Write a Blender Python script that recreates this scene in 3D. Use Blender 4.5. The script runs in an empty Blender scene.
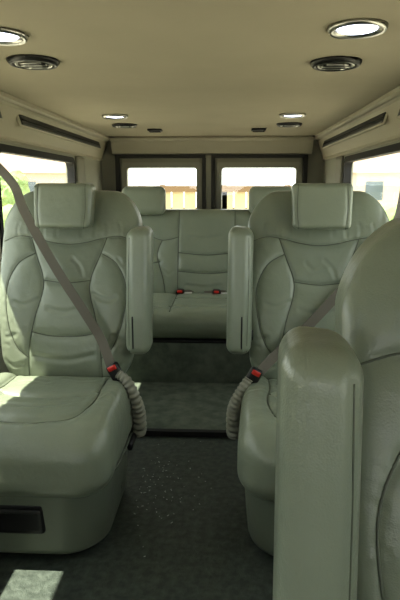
import bpy, bmesh, math, random
import numpy as np
from mathutils import Vector, Matrix
random.seed(4)
S=bpy.context.scene
S.view_settings.view_transform='Standard'
try: S.view_settings.look='Medium High Contrast'
except Exception as ex: print('look',ex)
S.view_settings.exposure=0.05

# ------------------------------------------------------------ materials
def mat(name,col,rough=.5,metal=0,bump=None,var=None,spec=.5,emit=None,coat=0):
    m=bpy.data.materials.new(name); m.use_nodes=True
    nt=m.node_tree; b=nt.nodes['Principled BSDF']
    b.inputs['Base Color'].default_value=(*col,1)
    b.inputs['Roughness'].default_value=rough
    b.inputs['Metallic'].default_value=metal
    b.inputs['Specular IOR Level'].default_value=spec
    if coat: b.inputs['Coat Weight'].default_value=coat; b.inputs['Coat Roughness'].default_value=.3
    tc=nt.nodes.new('ShaderNodeTexCoord')
    if var:
        sc,col2,lo,hi=var
        n=nt.nodes.new('ShaderNodeTexNoise'); n.inputs['Scale'].default_value=sc; n.inputs['Detail'].default_value=6
        r=nt.nodes.new('ShaderNodeValToRGB')
        r.color_ramp.elements[0].position=lo; r.color_ramp.elements[1].position=hi
        r.color_ramp.elements[0].color=(*col,1); r.color_ramp.elements[1].color=(*col2,1)
        nt.links.new(tc.outputs['Object'],n.inputs['Vector']); nt.links.new(n.outputs['Fac'],r.inputs['Fac'])
        nt.links.new(r.outputs['Color'],b.inputs['Base Color'])
    if bump:
        prev=None
        for (kind,sc,st,dist) in bump:
            if kind=='noise':
                n=nt.nodes.new('ShaderNodeTexNoise'); n.inputs['Detail'].default_value=4; o=n.outputs['Fac']
            else:
                n=nt.nodes.new('ShaderNodeTexVoronoi'); o=n.outputs['Distance']
            n.inputs['Scale'].default_value=sc
            nt.links.new(tc.outputs['Object'],n.inputs['Vector'])
            bp=nt.nodes.new('ShaderNodeBump'); bp.inputs['Strength'].default_value=st; bp.inputs['Distance'].default_value=dist
            nt.links.new(o,bp.inputs['Height'])
            if prev: nt.links.new(prev.outputs['Normal'],bp.inputs['Normal'])
            prev=bp
        nt.links.new(prev.outputs['Normal'],b.inputs['Normal'])
    if emit:
        b.inputs['Emission Color'].default_value=(*emit[0],1); b.inputs['Emission Strength'].default_value=emit[1]
    return m

M={}
M['leather']=mat('sage_leather',(.218,.247,.193),.29,bump=[('noise',11,.3,.012),('noise',34,.3,.005),('voronoi',420,.2,.0012)],var=(5,(.246,.277,.218),.3,.7))
M['vinyl']=mat('sage_vinyl',(.15,.172,.135),.36,bump=[('noise',14,.2,.01),('voronoi',400,.2,.001)])
M['piping']=mat('seam_welt',(.11,.125,.095),.45)
M['ceil']=mat('headliner_fabric',(.42,.385,.30),.95,bump=[('noise',500,.25,.002)],var=(3,(.45,.415,.325),.3,.7),spec=.1)
M['trim']=mat('beige_trim_plastic',(.46,.43,.34),.6,bump=[('noise',300,.1,.001)])
M['wall']=mat('side_wall_panel',(.34,.34,.28),.8,bump=[('noise',300,.2,.001)])
M['floor']=mat('vinyl_floor_mat',(.048,.060,.053),.5,bump=[('noise',60,.6,.005),('noise',350,.5,.003)],var=(38,(.10,.12,.106),.38,.75))
M['carpet']=mat('grey_green_carpet',(.125,.148,.124),1,bump=[('noise',500,.9,.004),('noise',22,.5,.01)],var=(18,(.20,.225,.19),.35,.7),spec=.05)
M['black']=mat('black_plastic',(.012,.012,.013),.4)
M['rubber']=mat('black_rubber',(.02,.02,.021),.7)
M['chrome']=mat('satin_chrome',(.42,.42,.40),.3,metal=1)
M['belt']=mat('belt_webbing',(.13,.12,.098),.75,bump=[('noise',900,.4,.0006)])
M['boot']=mat('buckle_sleeve',(.25,.25,.205),.5)
M['red']=mat('red_button',(.55,.03,.02),.35)
M['label']=mat('white_label',(.75,.75,.72),.6)
M['frame']=mat('grey_window_frame',(.29,.28,.225),.6)
M['rearwall']=mat('rear_door_panel',(.25,.24,.19),.7)
M['darkframe']=mat('dark_door_frame',(.035,.033,.028),.6)
M['lens']=mat('lamp_lens',(.9,.93,1),.3,emit=((.76,.80,1),4))
M['asphalt']=mat('concrete_paving',(.42,.38,.31),1,var=(3,(.48,.44,.36),.3,.7))
M['fence']=mat('fence_boards',(.40,.32,.18),.8,var=(2,(.47,.39,.24),.3,.7))
M['fencecap']=mat('fence_rail',(.16,.10,.05),.8)
M['housew']=mat('house_siding',(.50,.42,.34),.9)
M['roof']=mat('roof_shingle',(.26,.19,.15),.9)
M['leaf']=mat('foliage',(.16,.24,.09),.9,var=(3,(.28,.36,.15),.3,.7))
M['bark']=mat('bark',(.12,.09,.06),.9)
M['darkglass']=mat('house_window_glass',(.1,.13,.15),.1)
g=bpy.data.materials.new('tinted_glass'); g.use_nodes=True; nt=g.node_tree; nt.nodes.clear()
o=nt.nodes.new('ShaderNodeOutputMaterial'); mx=nt.nodes.new('ShaderNodeMixShader'); t=nt.nodes.new('ShaderNodeBsdfTransparent'); gl=nt.nodes.new('ShaderNodeBsdfGlossy')
t.inputs['Color'].default_value=(.93,.96,.93,1); gl.inputs['Roughness'].default_value=.02; mx.inputs[0].default_value=.05
nt.links.new(t.outputs[0],mx.inputs[1]); nt.links.new(gl.outputs[0],mx.inputs[2]); nt.links.new(mx.outputs[0],o.inputs[0])
M['glass']=g

# ------------------------------------------------------------ mesh helpers
def new_obj(name,mesh,parent=None):
    ob=bpy.data.objects.new(name,mesh); S.collection.objects.link(ob)
    if parent: ob.parent=parent
    return ob
def empty(name,loc=(0,0,0),rz=0):
    e=bpy.data.objects.new(name,None); e.empty_display_size=.1; S.collection.objects.link(e)
    e.location=loc; e.rotation_euler=(0,0,rz); return e
def mesh_from(name,V,F,m,smooth=True,doubles=None):
    bm=bmesh.new(); vs=[bm.verts.new(tuple(v)) for v in V]
    for f in F:
        try: bm.faces.new([vs[i] for i in f])
        except ValueError: pass
    if doubles: bmesh.ops.remove_doubles(bm,verts=bm.verts,dist=doubles)
    bmesh.ops.recalc_face_normals(bm,faces=bm.faces)
    me=bpy.data.meshes.new(name); bm.to_mesh(me); bm.free()
    me.materials.append(M[m] if isinstance(m,str) else m)
    if smooth: me.polygons.foreach_set('use_smooth',[True]*len(me.polygons))
    return me

def seg_dist(P,poly):
    d=np.full(len(P),1e9)
    for a,b in zip(poly[:-1],poly[1:]):
        a=np.array(a,float); b=np.array(b,float); ab=b-a; L=(ab@ab)+1e-12
        t=np.clip(((P-a)@ab)/L,0,1); q=a+t[:,None]*ab
        d=np.minimum(d,np.hypot(*(P-q).T))
    return d
def smooth_poly(pts,n=8):
    pts=[np.array(p,float) for p in pts]; out=[]
    for i in range(len(pts)-1):
        p0=pts[max(i-1,0)];p1=pts[i];p2=pts[i+1];p3=pts[min(i+2,len(pts)-1)]
        for k in range(n):
            t=k/n
            out.append(.5*((2*p1)+(-p0+p2)*t+(2*p0-5*p1+4*p2-p3)*t*t+(-p0+3*p1-3*p2+p3)*t**3))
    out.append(pts[-1]); return out

def rbox(size,r,res=.01):
    h=np.array(size)/2; r=np.minimum(np.array(r,float),h-1e-5)
    n=[max(2,int(round(s/res))) for s in size]
    V=[];F=[]
    for ax in range(3):
        a,b=[(1,2),(2,0),(0,1)][ax]
        for sg in (-1,1):
            ua=np.linspace(-h[a],h[a],n[a]+1); ub=np.linspace(-h[b],h[b],n[b]+1)
            base=len(V)
            for i in ua:
                for j in ub:
                    p=[0,0,0]; p[ax]=sg*h[ax]; p[a]=i; p[b]=j; V.append(p)
            w=n[b]+1
            for i in range(n[a]):
                for j in range(n[b]):
                    q=[base+i*w+j,base+(i+1)*w+j,base+(i+1)*w+j+1,base+i*w+j+1]
                    F.append(q if sg>0 else q[::-1])
    V=np.array(V)
    key={};idx=np.zeros(len(V),int);U=[]
    for i,v in enumerate(V):
        k=(round(v[0]*1e5),round(v[1]*1e5),round(v[2]*1e5))
        if k not in key: key[k]=len(U);U.append(v)
        idx[i]=key[k]
    F=[[int(idx[i]) for i in f] for f in F]
    V=np.array(U)
    inner=np.clip(V,-(h-r),h-r); d=(V-inner)/r
    L=np.linalg.norm(d,axis=1,keepdims=True); L[L==0]=1
    N=d/L; P=inner+N*r
    return P,N,F

def tube_vf(P,rad,seg=14,mod=None):
    V=[];F=[]; up=Vector((0.3,.2,1)).normalized(); n=len(P); a=None
    for i,p in enumerate(P):
        t=(P[min(i+1,n-1)]-P[max(i-1,0)]).normalized()
        if a is None:
            a=t.cross(up)
            if a.length<.1: a=t.cross(Vector((1,0,0)))
        a=(a-t*a.dot(t)).normalized(); b=t.cross(a)
        rr=rad*(mod(i/(n-1)) if mod else 1)
        for k in range(seg):
            an=2*math.pi*k/seg; V.append(p+a*math.cos(an)*rr+b*math.sin(an)*rr)
    for i in range(n-1):
        for k in range(seg):
            F.append((i*seg+k,i*seg+(k+1)%seg,(i+1)*seg+(k+1)%seg,(i+1)*seg+k))
    F.append(tuple(range(seg))[::-1]); F.append(tuple((n-1)*seg+k for k in range(seg)))
    return V,F
def tube(name,pts,rad,m,parent=None,seg=14,mod=None,sub=10):
    V,F=tube_vf([Vector(p) for p in smooth_poly(pts,sub)],rad,seg,mod)
    return new_obj(name,mesh_from(name,V,F,m),parent)

def cushion(name,size,r,center,m='leather',res=.01,axis=1,sign=-1,seams=(),wr=(),puff=.008,L=.016,deform=None,parent=None,wn=.0018,wfreq=30,seed=0,mesh_only=False,pipe=.0019,pipes=None):
    V,N,F=rbox(size,r,res); V=V+np.array(center)
    pl=[i for i in range(3) if i!=axis]
    Q=V[:,pl].copy(); front=np.clip(sign*N[:,axis],0,1)
    disp=np.zeros(len(V))
    if seams:
        d=np.full(len(V),1e9)
        for s in seams: d=np.minimum(d,seg_dist(Q,s))
        disp+=puff*(1-np.exp(-d/L))-puff*.6-.003*np.exp(-(d/.005)**2)
        rs=np.random.RandomState(seed); ph=rs.rand(4)*6
        w=np.sin(Q[:,0]*wfreq*3+ph[0]+2*np.sin(Q[:,1]*23+ph[1]))*np.sin(Q[:,1]*wfreq*2.6+ph[2]+2*np.sin(Q[:,0]*19+ph[3]))
        disp+=wn*w*np.exp(-d/.03)*.5
    for s,dep,wd in wr:
        dep*=.8
        d=seg_dist(Q,s); disp-=dep*np.exp(-(d/wd)**2)
        disp+=dep*.4*np.exp(-((d-wd*2.2)/wd)**2)
    V[:,axis]+=sign*disp*front**1.5
    fm=front>.25; FQ=Q[fm]; FD=V[fm][:,axis]
    if deform is not None: V=deform(V)
    me=mesh_from(name,V,F,m)
    pme=None
    if seams and pipe:
        PV=[];PF=[]
        for s in (pipes if pipes is not None else seams):
            pts=[]
            for a,b in zip(s[:-1],s[1:]):
                k=max(1,int(math.dist(a,b)/.012))
                for j in range(k): pts.append([a[0]+(b[0]-a[0])*j/k,a[1]+(b[1]-a[1])*j/k])
            pts.append(list(s[-1])); pts=np.array(pts)
            dep=[]
            for q in pts:
                dd=np.hypot(*(FQ-q).T); ii=np.argsort(dd)[:4]; w=1/(dd[ii]+1e-4); dep.append((FD[ii]*w).sum()/w.sum())
            dep=np.convolve(np.pad(dep,1,mode='edge'),[.25,.5,.25],'valid')
            W=np.zeros((len(pts),3)); W[:,pl]=pts; W[:,axis]=dep
            if deform is not None: W=deform(W)
            W[:,axis]+=sign*.0007
            v,f=tube_vf([Vector(x) for x in W],pipe,6)
            n=len(PV); PV+=v; PF+=[tuple(i+n for i in q) for q in f]
        pme=mesh_from(name+'_welt',PV,PF,'piping')
    if mesh_only: return me,pme
    ob=new_obj(name,me,parent)
    if pme: new_obj(name+'_welt',pme,parent)
    return ob

def plain(name,size,r,center,m,res=.02,parent=None,deform=None,rot=None):
    V,N,F=rbox(size,(r,)*3 if not hasattr(r,'__len__') else r,res)
    if rot is not None:
        V=V@np.array(Matrix.Rotation(rot[1],3,rot[0])).T
    V=V+np.array(center)
    if deform is not None: V=deform(V)
    return new_obj(name,mesh_from(name,V,F,m),parent)

def box_vf(x0,x1,y0,y1,z0,z1):
    V=[(x0,y0,z0),(x1,y0,z0),(x1,y1,z0),(x0,y1,z0),(x0,y0,z1),(x1,y0,z1),(x1,y1,z1),(x0,y1,z1)]
    F=[(0,3,2,1),(4,5,6,7),(0,1,5,4),(1,2,6,5),(2,3,7,6),(3,0,4,7)]
    return V,F
def boxes(name,bl,m,parent=None):
    V=[];F=[]
    for b in bl:
        v,f=box_vf(*b); n=len(V); V+=v; F+=[tuple(i+n for i in q) for q in f]
    return new_obj(name,mesh_from(name,V,F,m,smooth=False),parent)

def strap(name,pts,width,m,parent=None,normals=None,th=.0025):
    P=[Vector(p) for p in smooth_poly(pts,8)]; n=len(P)
    V=[];F=[]
    for i,p in enumerate(P):
        t=(P[min(i+1,n-1)]-P[max(i-1,0)]).normalized()
        nn=Vector((0,-1,.25)).normalized() if not normals else normals
        w=t.cross(nn).normalized(); q=w.cross(t).normalized()
        for a,b in ((-1,-1),(1,-1),(1,1),(-1,1)):
            V.append(p+w*a*width/2+q*b*th/2)
    for i in range(n-1):
        for k in range(4):
            F.append((i*4+k,i*4+(k+1)%4,(i+1)*4+(k+1)%4,(i+1)*4+k))
    F.append((0,1,2,3));F.append(tuple((n-1)*4+k for k in range(4)))
    return new_obj(name,mesh_from(name,V,F,m,smooth=False),parent)

def lathe(name,prof,m,parent=None,sx=1,sy=1,seg=40):
    V=[];F=[]
    for (r,z) in prof:
        for k in range(seg):
            a=2*math.pi*k/seg; V.append((r*math.cos(a)*sx,r*math.sin(a)*sy,z))
    for i in range(len(prof)-1):
        for k in range(seg): F.append((i*seg+k,i*seg+(k+1)%seg,(i+1)*seg+(k+1)%seg,(i+1)*seg+k))
    F.append(tuple(range(seg)));F.append(tuple((len(prof)-1)*seg+k for k in range(seg)))
    return new_obj(name,mesh_from(name,V,F,m),parent)

# ------------------------------------------------------------ captain's chair (front faces -y)
TAN=.235
CH={}
sm=lambda l:[tuple(p) for p in smooth_poly(l)]
mx_=lambda l:[(-x,z) for x,z in l]
def chair_meshes():
    yoke=sm([(-.262,.945),(-.20,.965),(-.13,.955),(-.07,.94),(0,.932),(.07,.94),(.13,.955),(.20,.965),(.262,.945)])
    cen=sm([(.15,.958),(.125,.89),(.095,.81),(.095,.75),(.125,.65),(.15,.53),(.16,.41)])
    bol=sm([(.13,.90),(.195,.86),(.236,.77),(.23,.65),(.20,.56),(.15,.51)])
    low=sm([(-.135,.61),(-.06,.595),(.06,.595),(.135,.61)])
    mid=sm([(-.095,.80),(0,.79),(.095,.80)])
    seams=[yoke,cen,mx_(cen),bol,mx_(bol),mid,low]
    rs=random.Random(9)
    wr=[(sm([(.02,.88),(.05,.85),(.06,.82)]),.003,.006),(sm([(-.05,.87),(-.02,.84),(.02,.85)]),.002,.006),
        (sm([(.11,.75),(.16,.73),(.2,.74)]),.004,.007),(sm([(-.11,.73),(-.16,.71),(-.2,.72)]),.004,.007),
        (sm([(-.07,.70),(0,.685),(.08,.705)]),.0035,.008),(sm([(-.12,.52),(0,.505),(.12,.525)]),.005,.009),
        (sm([(.24,.88),(.22,.86),(.2,.88)]),.004,.006),(sm([(.27,.60),(.24,.58),(.2,.6)]),.004,.007),(sm([(-.27,.62),(-.24,.59),(-.2,.6)]),.004,.007),
        (sm([(-.25,.5),(-.22,.48),(-.18,.49)]),.004,.007),(sm([(.25,.5),(.22,.47),(.18,.49)]),.004,.007)]
    for q in (-1,1):
        for k in range(6):
            z=.56+.055*k+rs.uniform(-.01,.01)
            wr.append((sm([(q*.262,z+rs.uniform(-.01,.015)),(q*.245,z+.004),(q*.228,z)]),.0025,.0045))
        for k in range(4):
            x=q*(.05+.05*k); wr.append((sm([(x,1.02+rs.uniform(-.01,.01)),(x*1.03,.995),(x*1.02,.965)]),.0022,.005))
    def dback(V):
        V=V.copy(); z=V[:,2]; x=V[:,0]
        t=np.clip((z-.42)/.7,0,1)
        s=.89+.10*np.sin(np.clip(t*1.15,0,1)*math.pi*.62)
        s=np.where(t>.85,s-(t-.85)*.35,s)
        V[:,0]=x*s
        a=np.abs(x)/.27
        V[:,1]-=.05*np.clip(a-.35,0,1)**1.6*(1-.35*t)
        V[:,1]+=-.022*np.sin(t*math.pi*1.6)
        V[:,1]+=(z-.42)*TAN
        V[:,2]-=.02*a**2*np.clip(t-.6,0,1)
        return V
    CH['back']=cushion('back_cushion',(.55,.17,.745),(.11,.055,.13),(0,.085,.765),res=.006,seams=seams,wr=wr,puff=.008,deform=dback,mesh_only=True)
    hs=[sm([(-.085,1.0),(-.09,1.07),(-.085,1.16)]),sm([(.085,1.0),(.09,1.07),(.085,1.16)])]
    def dhead(V):
        V=V.copy(); z=V[:,2]; V[:,0]*=1+.35*(z-1.07); V[:,1]+=(z-.42)*TAN*.9; V[:,1]+=.25*V[:,0]**2; return V
    CH['head']=cushion('headrest',(.214,.10,.165),(.02,.025,.02),(0,-.035,1.082),res=.0055,seams=hs,puff=.003,L=.01,wn=.0005,deform=dhead,mesh_only=True,pipe=.0012)
    u=sm([(.185,.03),(.175,-.12),(.185,-.28),(.15,-.40),(.06,-.435),(0,-.44)])
    band=sm([(-.18,-.2),(-.09,-.235),(0,-.245),(.09,-.235),(.18,-.2)])
    sseams=[u,mx_(u),band]
    swr=[(sm([(.02,-.06),(.08,-.08),(.13,-.07)]),.003,.008),(sm([(-.14,-.1),(-.08,-.09),(-.03,-.11)]),.003,.008),
         (sm([(-.1,-.33),(0,-.35),(.1,-.32)]),.004,.01),(sm([(.2,-.1),(.23,-.12),(.26,-.1)]),.004,.008),(sm([(.2,-.27),(.23,-.25),(.26,-.27)]),.004,.008),
         (sm([(-.2,-.18),(-.23,-.2),(-.26,-.19)]),.004,.008)]
    def dseat(V):
        V=V.copy(); x=V[:,0]; y=V[:,1]; top=np.clip((V[:,2]-.3)/.12,0,1)
        a=np.abs(x)/.27
        V[:,2]+=top*(.05*np.clip(a-.55,0,1)/.45*np.clip(1-((y+.15)/.35)**2,0,1))
        V[:,2]+=top*(-.035*np.clip(-(y+.36)/.2,0,1)**1.5)
        V[:,2]+=top*.02*np.clip(-(y)/.5,0,1)
        return V
    CH['seat']=cushion('seat_cushion',(.55,.585,.225),(.11,.10,.085),(0,-.245,.335),res=.007,axis=2,sign=1,seams=sseams,wr=swr,puff=.016,deform=dseat,mesh_only=True,pipe=.0026)
    def dbase(V):
        V=V.copy(); z=V[:,2]; V[:,0]*=.9+.1*np.clip(z/.3,0,1)**.7
        V[:,1]=np.where(V[:,1]<-.2,V[:,1]+.03*(1-np.clip(z/.3,0,1)),V[:,1]); return V
    V,N,F=rbox((.52,.55,.29),(.15,.15,.04),.015); V+=np.array((0,-.235,.147)); CH['base']=(mesh_from('seat_base',dbase(V),F,'vinyl'),None)
    def darm(V):
        V=V.copy(); t=(V[:,2]-.55)/.46
        V[:,1]=V[:,1]*(.85+.15*t)+(V[:,2]-.55)*.16
        V[:,2]+=-.35*(V[:,0])*np.clip(t-.7,0,1)
        return V
    CH['arm']=cushion('armrest',(.092,.15,.46),(.034,.05,.036),(0,0,.777),res=.006,axis=1,sign=-1,
        seams=[sm([(.030,.56),(.033,.8),(.030,.975)])],puff=.003,L=.01,wn=.0004,deform=darm,mesh_only=True,pipe=.0013)
chair_meshes()
def chair(loc,rz,inner,ao=.292):
    e=empty('captain_chair',loc,rz)
    for nm,k in (('back_cushion','back'),('headrest','head'),('seat_cushion','seat'),('seat_base','base')):
        new_obj(nm,CH[k][0],e)
        if CH[k][1]: new_obj(nm+'_welt',CH[k][1],e)
    s=inner
    for k in (0,1):
        a=new_obj('armrest' if k==0 else 'armrest_welt',CH['arm'][k],e); a.location=(s*ao,-.01,0)
        if s>0: a.scale=(-1,1,1)
    tube('armrest_pivot',[(s*.24,.05,.60),(s*.29,.05,.60)],.03,'black',e,sub=2)
    plain('armrest_release',(.006,.012,.12),.003,(s*(ao-.012),-.085,.64),'black',.01,e)
    for x in (-.06,.06): tube('headrest_post',[(x,.165,1.0),(x,.15,1.06)],.007,'chrome',e,sub=2,seg=8)
    plain('storage_panel',(.28,.03,.105),.012,(-.07*inner,-.488,.165),'black',.01,e)
    plain('storage_panel_lip',(.27,.012,.014),.005,(-.07*inner,-.508,.195),'rubber',.01,e)
    plain('recline_lever',(.02,.12,.03),.009,(inner*.275,-.12,.245),'black',.01,e)
    for q in (-1,1): tube('seam_piping',[(q*.20,-.478,.262),(q*.262,-.36,.262),(q*.268,-.1,.262),(q*.262,0,.262)],.004,'piping',e,seg=8)
    return e
Y2=1.97
chair((-.475,Y2,0),0,1)
chair((.478,Y2,0),math.radians(-3.5),-1)
chair((.559,.545,-.025),math.radians(-3),-1,.315)

# ------------------------------------------------------------ rear bench
def bench():
    e=empty('rear_bench_seat',(0,3.60,0))
    def dback(V):
        V=V.copy(); z=V[:,2]; V[:,1]+=(z-.42)*.25; V[:,1]-=.02*np.sin(np.clip((z-.42)/.6,0,1)*math.pi*1.5); return V
    se=[[(-.19,.40),(-.19,.99)],[(.19,.40),(.19,.99)],sm([(-.19,.72),(0,.705),(.19,.72)]),sm([(-.19,.60),(0,.585),(.19,.60)])]
    for s in (-1,1):
        se+= [sm([(s*.19,.82),(s*.3,.80),(s*.45,.84),(s*.6,.80),(s*.7,.82)]),sm([(s*.30,.80),(s*.33,.7),(s*.29,.55),(s*.27,.42)]),
              sm([(s*.58,.80),(s*.55,.7),(s*.6,.55),(s*.62,.42)]),sm([(s*.31,.66),(s*.45,.64),(s*.57,.66)])]
    wr=[(sm([(-.12,.82),(0,.81),(.1,.83)]),.004,.008),(sm([(-.13,.51),(0,.495),(.1,.51)]),.005,.008),(sm([(-.28,.6),(-.25,.58),(-.22,.6)]),.004,.008)]
    cushion('back_cushion',(1.44,.17,.60),(.06,.05,.06),(0,.085,.70),res=.009,seams=se,wr=wr,puff=.013,L=.022,deform=dback,parent=e,wn=.003,pipe=.003)
    ss=[[(-.19,.03),(-.19,-.52)],[(.19,.03),(.19,-.52)],sm([(-.19,-.17),(0,-.19),(.19,-.17)]),sm([(-.19,-.40),(0,-.42),(.19,-.40)]),sm([(.19,-.42),(.45,-.45),(.66,-.42)]),sm([(-.19,-.42),(-.45,-.45),(-.66,-.42)])]
    cushion('seat_cushion',(1.44,.60,.18),(.06,.09,.075),(0,-.27,.37),res=.011,axis=2,sign=1,seams=ss,parent=e,puff=.014,L=.025,wn=.003,pipe=.003)
    for x in (-.43,.43):
        V,N,F=rbox((.30,.10,.19),(.04,.04,.05),.01); V+=np.array((x,.16,1.06)); V[:,1]+=(V[:,2]-1.06)*.2
        new_obj('headrest',mesh_from('headrest',V,F,'leather'),e)
        for dx in (-.06,.06): tube('headrest_post',[(x+dx,.19,.93),(x+dx,.18,1.0)],.007,'chrome',e,sub=2,seg=8)
    plain('bench_frame',(1.36,.5,.025),.008,(0,-.28,.272),'black',.03,e)
    boxes('bench_base',[(-.66,.66,-.53,.0,.022,.262)],'carpet',e)
    for x,s in ((-.17,1),(.07,-1)):
        plain('buckle',(.05,.06,.028),.008,(x,-.03,.475),'black',.008,e)
        plain('buckle_button',(.034,.012,.018),.004,(x,-.062,.477),'red',.006,e)
        plain('buckle_label',(.05,.035,.004),.0015,(x+.055,-.05,.468),'label',.01,e)
        strap('buckle_webbing',[(x,.02,.47),(x+.04,-.01,.474),(x+.08*s,-.03,.466)],.04,'belt',e,normals=Vector((0,-.3,1)))
bench()

# ------------------------------------------------------------ belts
def belt(side,pts,bx,by,bz,boot):
    e=empty('seat_belt')
    strap('shoulder_strap',pts,.035,'belt',e)
    plain('buckle',(.045,.03,.07),.008,(bx,by,bz),'black',.008,e,rot=('Y',side*.5))
    plain('buckle_button',(.032,.008,.018),.003,(bx+side*.010,by-.015,bz+.020),'red',.006,e,rot=('Y',side*.5))
    tube('corrugated_sleeve',boot,.021,'boot',e,seg=18,sub=30,mod=lambda t:(.72+.6*t)*(1+.11*math.sin(t*2*math.pi*14)))
    p=pts[-1]
    plain('shoulder_anchor',(.03,.07,.09),.01,(p[0]+side*.01,p[1],p[2]),'black',.01,e)
belt(-1,[(-.27,1.865,.515),(-.32,1.93,.60),(-.38,1.955,.69),(-.50,2.0,.86),(-.615,2.035,1.06),(-.68,2.11,1.16),(-.89,2.41,1.27)],-.255,1.86,.50,
     [(-.245,1.845,.50),(-.21,1.835,.475),(-.185,1.84,.41),(-.178,1.87,.34),(-.185,1.91,.25)])
belt(1,[(.255,1.865,.505),(.33,1.925,.565),(.43,1.955,.65),(.585,2.0,.81),(.68,2.0,.92),(.77,2.08,1.04),(.89,2.41,1.25)],.235,1.86,.49,
     [(.22,1.845,.49),(.195,1.835,.45),(.175,1.84,.40),(.168,1.87,.34),(.172,1.91,.25)])

# ------------------------------------------------------------ van shell
YB,YF=4.70,-1.3
ZC=1.55
boxes('floor',[(-.98,.98,YF,YB,-.05,0)],'floor')
boxes('carpet_runner',[(-.92,.92,2.42,YB-.02,.001,.02)],'carpet')
boxes('trim_1',[(-.92,.92,2.395,2.425,.001,.026)],'rubber')
boxes('ceiling',[(-.98,.98,YF,YB,ZC,ZC+.04)],'ceil')
# lint on the mat
V=[];F=[]
for i in range(110):
    x=-.14+.09*random.gauss(0,1); y=2.03+.17*random.gauss(0,1)
    if abs(x)>.2 or not 1.2<y<2.38: continue
    s=random.uniform(.0009,.002); l=s*random.uniform(1,3); a=random.random()*6.3
    n=len(V)
    for u,v,w in ((-l,-s,.001),(l,-s,.001),(l,s,.001),(-l,s,.001),(0,0,.003)):
        V.append((x+u*math.cos(a)-v*math.sin(a),y+u*math.sin(a)+v*math.cos(a),w))
    F+=[(n,n+1,n+4),(n+1,n+2,n+4),(n+2,n+3,n+4),(n+3,n,n+4),(n,n+3,n+2,n+1)]
new_obj('floor_lint',mesh_from('floor_lint',V,F,mat('lint',(.48,.51,.52),.9),smooth=False))

def grid_wall(name,axis,c0,c1,us,vs,holes,m):
    U=sorted(set([us[0],us[1]]+[h[0] for h in holes]+[h[1] for h in holes]))
    W=sorted(set([vs[0],vs[1]]+[h[2] for h in holes]+[h[3] for h in holes]))
    bl=[]
    for a,b in zip(U[:-1],U[1:]):
        for c,d in zip(W[:-1],W[1:]):
            mu,mv=(a+b)/2,(c+d)/2
            if any(h[0]<mu<h[1] and h[2]<mv<h[3] for h in holes): continue
            bl.append((c0,c1,a,b,c,d) if axis=='x' else (a,b,c0,c1,c,d))
    return boxes(name,bl,m)
WZ0,WZ1=.80,1.335
sideholes=[(-.75,.25,WZ0,WZ1),(.55,2.28,WZ0,WZ1),(2.54,3.85,WZ0,WZ1)]
grid_wall('wall_left','x',-.98,-.925,(YF,YB),(0,ZC),sideholes,'wall')
grid_wall('wall_right','x',.925,.98,(YF,YB),(0,ZC),sideholes,'wall')
backholes=[(-.735,-.095,.80,1.335),(.06,.73,.80,1.335)]
grid_wall('wall_back','y',YB,YB+.06,(-.98,.98),(0,ZC+.04),backholes,'rearwall')
grid_wall('wall_front','y',YF-.05,YF,(-.98,.98),(0,ZC+.04),[(-.85,.85,1.0,1.42)],'wall')

def rr(u0,u1,v0,v1,r,n=6):
    pts=[]
    for cx,cy,a0 in ((u1-r,v1-r,0),(u0+r,v1-r,90),(u0+r,v0+r,180),(u1-r,v0+r,270)):
        for k in range(n+1):
            a=math.radians(a0+90*k/n); pts.append((cx+r*math.cos(a),cy+r*math.sin(a)))
    return pts
wn=[0]
def window(axis,c,depth,h,fm='rubber',w=.022,r=.06):
    wn[0]+=1
    e=empty('window_%d'%wn[0])
    u0,u1,v0,v1=h
    outer=rr(u0-w*.6,u1+w*.6,v0-w*.6,v1+w*.6,r); inner=rr(u0+w,u1-w,v0+w,v1-w,r*.8)
    P=lambda u,v,d:(d,u,v) if axis=='x' else (u,d,v)
    n=len(outer); V=[];F=[]
    for d in (c,c+depth):
        V+=[P(u,v,d) for u,v in outer]; V+=[P(u,v,d) for u,v in inner]
    for k in range(n):
        k2=(k+1)%n
        F+=[(k,k2,n+k2,n+k),(2*n+k,2*n+k2,3*n+k2,3*n+k),(k,k2,2*n+k2,2*n+k),(n+k,n+k2,3*n+k2,3*n+k)]
    new_obj('frame',mesh_from('frame',V,F,fm,smooth=False),e)
    gm=c+depth*.7
    gl=(gm-.002,gm+.002,u0+w*.5,u1-w*.5,v0+w*.5,v1-w*.5) if axis=='x' else (u0+w*.5,u1-w*.5,gm-.002,gm+.002,v0+w*.5,v1-w*.5)
    boxes('glass',[gl],'glass',e)
    return e
for s in (-1,1):
    for h in sideholes:
        window('x',s*.915,s*.05,h)
for h in backholes:
    window('y',YB-.012,.06,h,'frame',.028,.03)
boxes('door_1',[(-.80,-.765,YB-.03,YB-.002,.05,1.40),(-.80,-.05,YB-.03,YB-.002,1.385,1.41),(-.075,-.045,YB-.03,YB-.002,.05,1.385)],'darkframe')
boxes('door_2',[(.755,.79,YB-.03,YB-.002,.05,1.40),(.0,.79,YB-.03,YB-.002,1.385,1.41),(.0,.03,YB-.03,YB-.002,.05,1.385)],'darkframe')
boxes('door_3',[(-.045,0,YB-.02,YB-.002,.02,1.40)],'frame')

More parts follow.
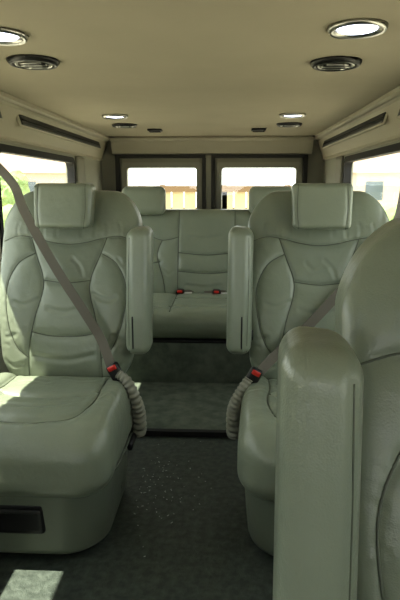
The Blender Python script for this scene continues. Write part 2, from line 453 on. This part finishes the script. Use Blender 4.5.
def extrude(name,prof,y0,y1,m):
    n=len(prof); V=[(x,y0,z) for x,z in prof]+[(x,y1,z) for x,z in prof]
    F=[(k,(k+1)%n,n+(k+1)%n,n+k) for k in range(n)]+[tuple(range(n)),tuple(range(n,2*n))]
    return new_obj(name,mesh_from(name,V,F,m,smooth=False))
ti=2
for s in (-1,1):
    prof=[(s*x,z) for x,z in ((.825,1.549),(.825,1.532),(.838,1.524),(.855,1.524),(.868,1.515),(.885,1.46),(.90,1.42),(.912,1.385),(.91,1.372),(.924,1.362),(.924,1.549))]
    extrude('trim_%d'%ti,prof,YF+.01,YB-.01,'trim'); ti+=1
    prof=[(s*x,z) for x,z in ((.924,.70),(.86,.70),(.845,.72),(.85,.745),(.88,.76),(.924,.765))]
    extrude('trim_%d'%ti,prof,YF+.01,YB-.01,'wall'); ti+=1
prof=[(YB-.12,1.549),(YB-.13,1.535),(YB-.115,1.522),(YB-.09,1.515),(YB-.06,1.46),(YB-.035,1.42),(YB-.003,1.415),(YB-.003,1.549)]
n=len(prof); V=[(-.82,y,z) for y,z in prof]+[(.82,y,z) for y,z in prof]
F=[(k,(k+1)%n,n+(k+1)%n,n+k) for k in range(n)]+[tuple(range(n)),tuple(range(n,2*n))]
new_obj('trim_%d'%ti,mesh_from('hdr',V,F,'trim',smooth=False)); ti+=1
for s in (-1,1):
    for y in (2.41,3.98):
        plain('trim_%d'%ti,(.02,.16 if y<3 else .2,.60),.008,(s*.912,y,1.06),'trim' if y<3 else 'frame',.03); ti+=1

for s in (-1,1):
  for (a,b) in ((2.72,4.45),(1.45,2.52)):
    e=empty('overhead_slot_vent')
    cx=s*.877;cz=1.475
    L=b-a
    plain('bezel',(.014,L,.078),.006,(cx,(a+b)/2,cz),'trim',.02,e,rot=('Y',s*.30))
    plain('slot',(.014,L-.03,.064),.006,(cx-s*.003,(a+b)/2,cz+.001),'black',.02,e,rot=('Y',s*.30))
    plain('louvre',(.010,L-.06,.008),.002,(cx-s*.009,(a+b)/2,cz-.004),'rubber',.02,e,rot=('Y',s*.30))

def lamp(x,y,d=.15):
    e=empty('ceiling_lamp',(x,y,ZC))
    r=d/2
    lathe('bezel',[(r,0),(r,-.006),(r*.95,-.013),(r*.78,-.010),(r*.72,-.004),(r*.70,0)],'chrome',e)
    lathe('lens',[(r*.69,-.001),(r*.66,-.007),(r*.4,-.010),(.001,-.011)],'lens',e)
for x,y in ((-.475,1.55),(.465,1.53),(-.51,3.26),(.50,3.26)): lamp(x,y)
def speaker(x,y,w=.165):
    e=empty('ceiling_speaker',(x,y,ZC)); r=w/2
    lathe('bezel',[(r,0),(r,-.006),(r*.9,-.016),(r*.8,-.016),(r*.78,-.004),(r*.78,0)],'black',e)
    lathe('chrome_ring',[(r*.74,0),(r*.74,-.012),(r*.70,-.016),(r*.64,-.012),(r*.64,0)],'chrome',e)
    lathe('grille',[(r*.62,0),(r*.60,-.008),(r*.3,-.012),(.001,-.012)],'rubber',e)
    for k in range(-2,3):
        plain('louvre',(r*1.1*math.sqrt(1-(k/3.2)**2),.004,.008),.001,(0,k*r*.2,-.015),'chrome' if k%2==0 else 'black',.02,e)
for x,y in ((-.49,1.86),(.487,1.93),(-.54,3.72),(.53,3.72)): speaker(x,y)
for x in (-.38,.35):
    e=empty('ceiling_vent',(x,4.03,ZC))
    plain('bezel',(.10,.09,.014),.005,(0,0,-.007),'black',.01,e)
    for k in (-1,0,1): plain('louvre',(.08,.006,.008),.002,(0,k*.022,-.016),'rubber',.02,e)

# ------------------------------------------------------------ outside
GZ=-.62
boxes('ground',[(-60,60,-40,80,GZ-.1,GZ)],'asphalt')
def fence():
    e=empty('wooden_fence',(0,13,GZ))
    bl=[]
    x=-2.9
    while x<2.6:
        bl.append((x,x+.26,0,.03,0.01,1.66)); x+=.29
    boxes('boards',bl,'fence',e)
    boxes('rails',[(-2.9,2.9,-.06,.0,1.66,1.80),(-2.9,2.9,.03,.09,.3,.4),(-2.9,2.9,.03,.09,1.2,1.3)],'fencecap',e)
    boxes('posts',[(x,x+.12,.0,.14,0.01,1.82) for x in (-2.9,-1.45,0,1.45,2.78)],'fencecap',e)
fence()
def house(name,loc,w,d,h,rz=0):
    e=empty(name,loc,rz)
    boxes('walls',[(-w/2,w/2,-d/2,d/2,0,h)],'housew',e)
    V=[(-w/2-.4,-d/2-.4,h),(w/2+.4,-d/2-.4,h),(w/2+.4,d/2+.4,h),(-w/2-.4,d/2+.4,h),(-w/2-.4,0,h+1.6),(w/2+.4,0,h+1.6)]
    new_obj('roof',mesh_from('roof',V,[(0,1,5,4),(2,3,4,5),(1,2,5),(3,0,4),(0,3,2,1)],'roof',smooth=False),e)
    wl=[(-w/2+.8+i*2.0,-w/2+1.8+i*2.0,-d/2-.03,-d/2+.02,1,2.1) for i in range(int((w-1)/2.0))]
    boxes('house_windows',wl,'darkglass',e)
house('house',(-13,36,GZ),6,5,2.6,math.radians(15))
house('house',(10.5,36,GZ),5,5,2.6,math.radians(-12))
def blob(bm,loc,r):
    bmesh.ops.create_icosphere(bm,subdivisions=3,radius=r,matrix=Matrix.Translation(loc))
def foliage(bm,e,r,name='crown'):
    for v in bm.verts: v.co+=Vector((random.uniform(-1,1),random.uniform(-1,1),random.uniform(-1,1)))*.08*r
    me=bpy.data.meshes.new(name); bm.to_mesh(me); bm.free(); me.materials.append(M['leaf']); new_obj(name,me,e)
def tree(loc,h,r):
    e=empty('tree',loc)
    tube('trunk',[(0,0,0.01),(.05,0,h*.4),(0,.05,h*.75)],.16,'bark',e,seg=10,sub=4,mod=lambda t:1-.5*t)
    bm=bmesh.new()
    for k in range(9):
        a=k*2.4
        blob(bm,(math.cos(a)*r*.5,math.sin(a)*r*.5,h*.7+random.uniform(-.3,.6)*r),r*(.5+.2*random.random()))
    foliage(bm,e,r)
tree((7.2,20,GZ),2.5,.7); tree((-8.6,22,GZ),2.3,.7)
def hedge(loc,L,h,rz):
    e=empty('hedge',loc,rz); bm=bmesh.new()
    for i in range(int(L/.45)):
        for z in (.35,.8):
            blob(bm,(-L/2+i*.45,random.uniform(-.1,.1),z*h),.42+.06*random.random())
    foliage(bm,e,.4,'leaves')
hedge((-6.2,13,GZ+.15),4,.95,math.radians(15)); hedge((5.9,13,GZ+.15),4,.95,math.radians(-15))

# ------------------------------------------------------------ light
w=bpy.data.worlds.new('sky'); S.world=w; w.use_nodes=True
bg=w.node_tree.nodes['Background']; bg.inputs[0].default_value=(.98,.99,1,1); bg.inputs[1].default_value=3.3
sun=bpy.data.lights.new('sun','SUN'); sun.energy=15; sun.angle=.01; sun.color=(1,.93,.78)
so=bpy.data.objects.new('sun',sun); S.collection.objects.link(so)
d=Vector((.47,.08,-1)).normalized(); so.rotation_euler=d.to_track_quat('-Z','Y').to_euler(); so.location=(-3,0,8)

# ------------------------------------------------------------ camera
cd=bpy.data.cameras.new('camera'); co=bpy.data.objects.new('camera',cd); S.collection.objects.link(co)
cd.sensor_fit='VERTICAL'; cd.sensor_height=24; cd.sensor_width=16; cd.lens=22.0; cd.clip_start=.02
co.location=(.14,0,1.15); co.rotation_euler=(math.radians(90-11.6),0,math.radians(2.86))
S.camera=co
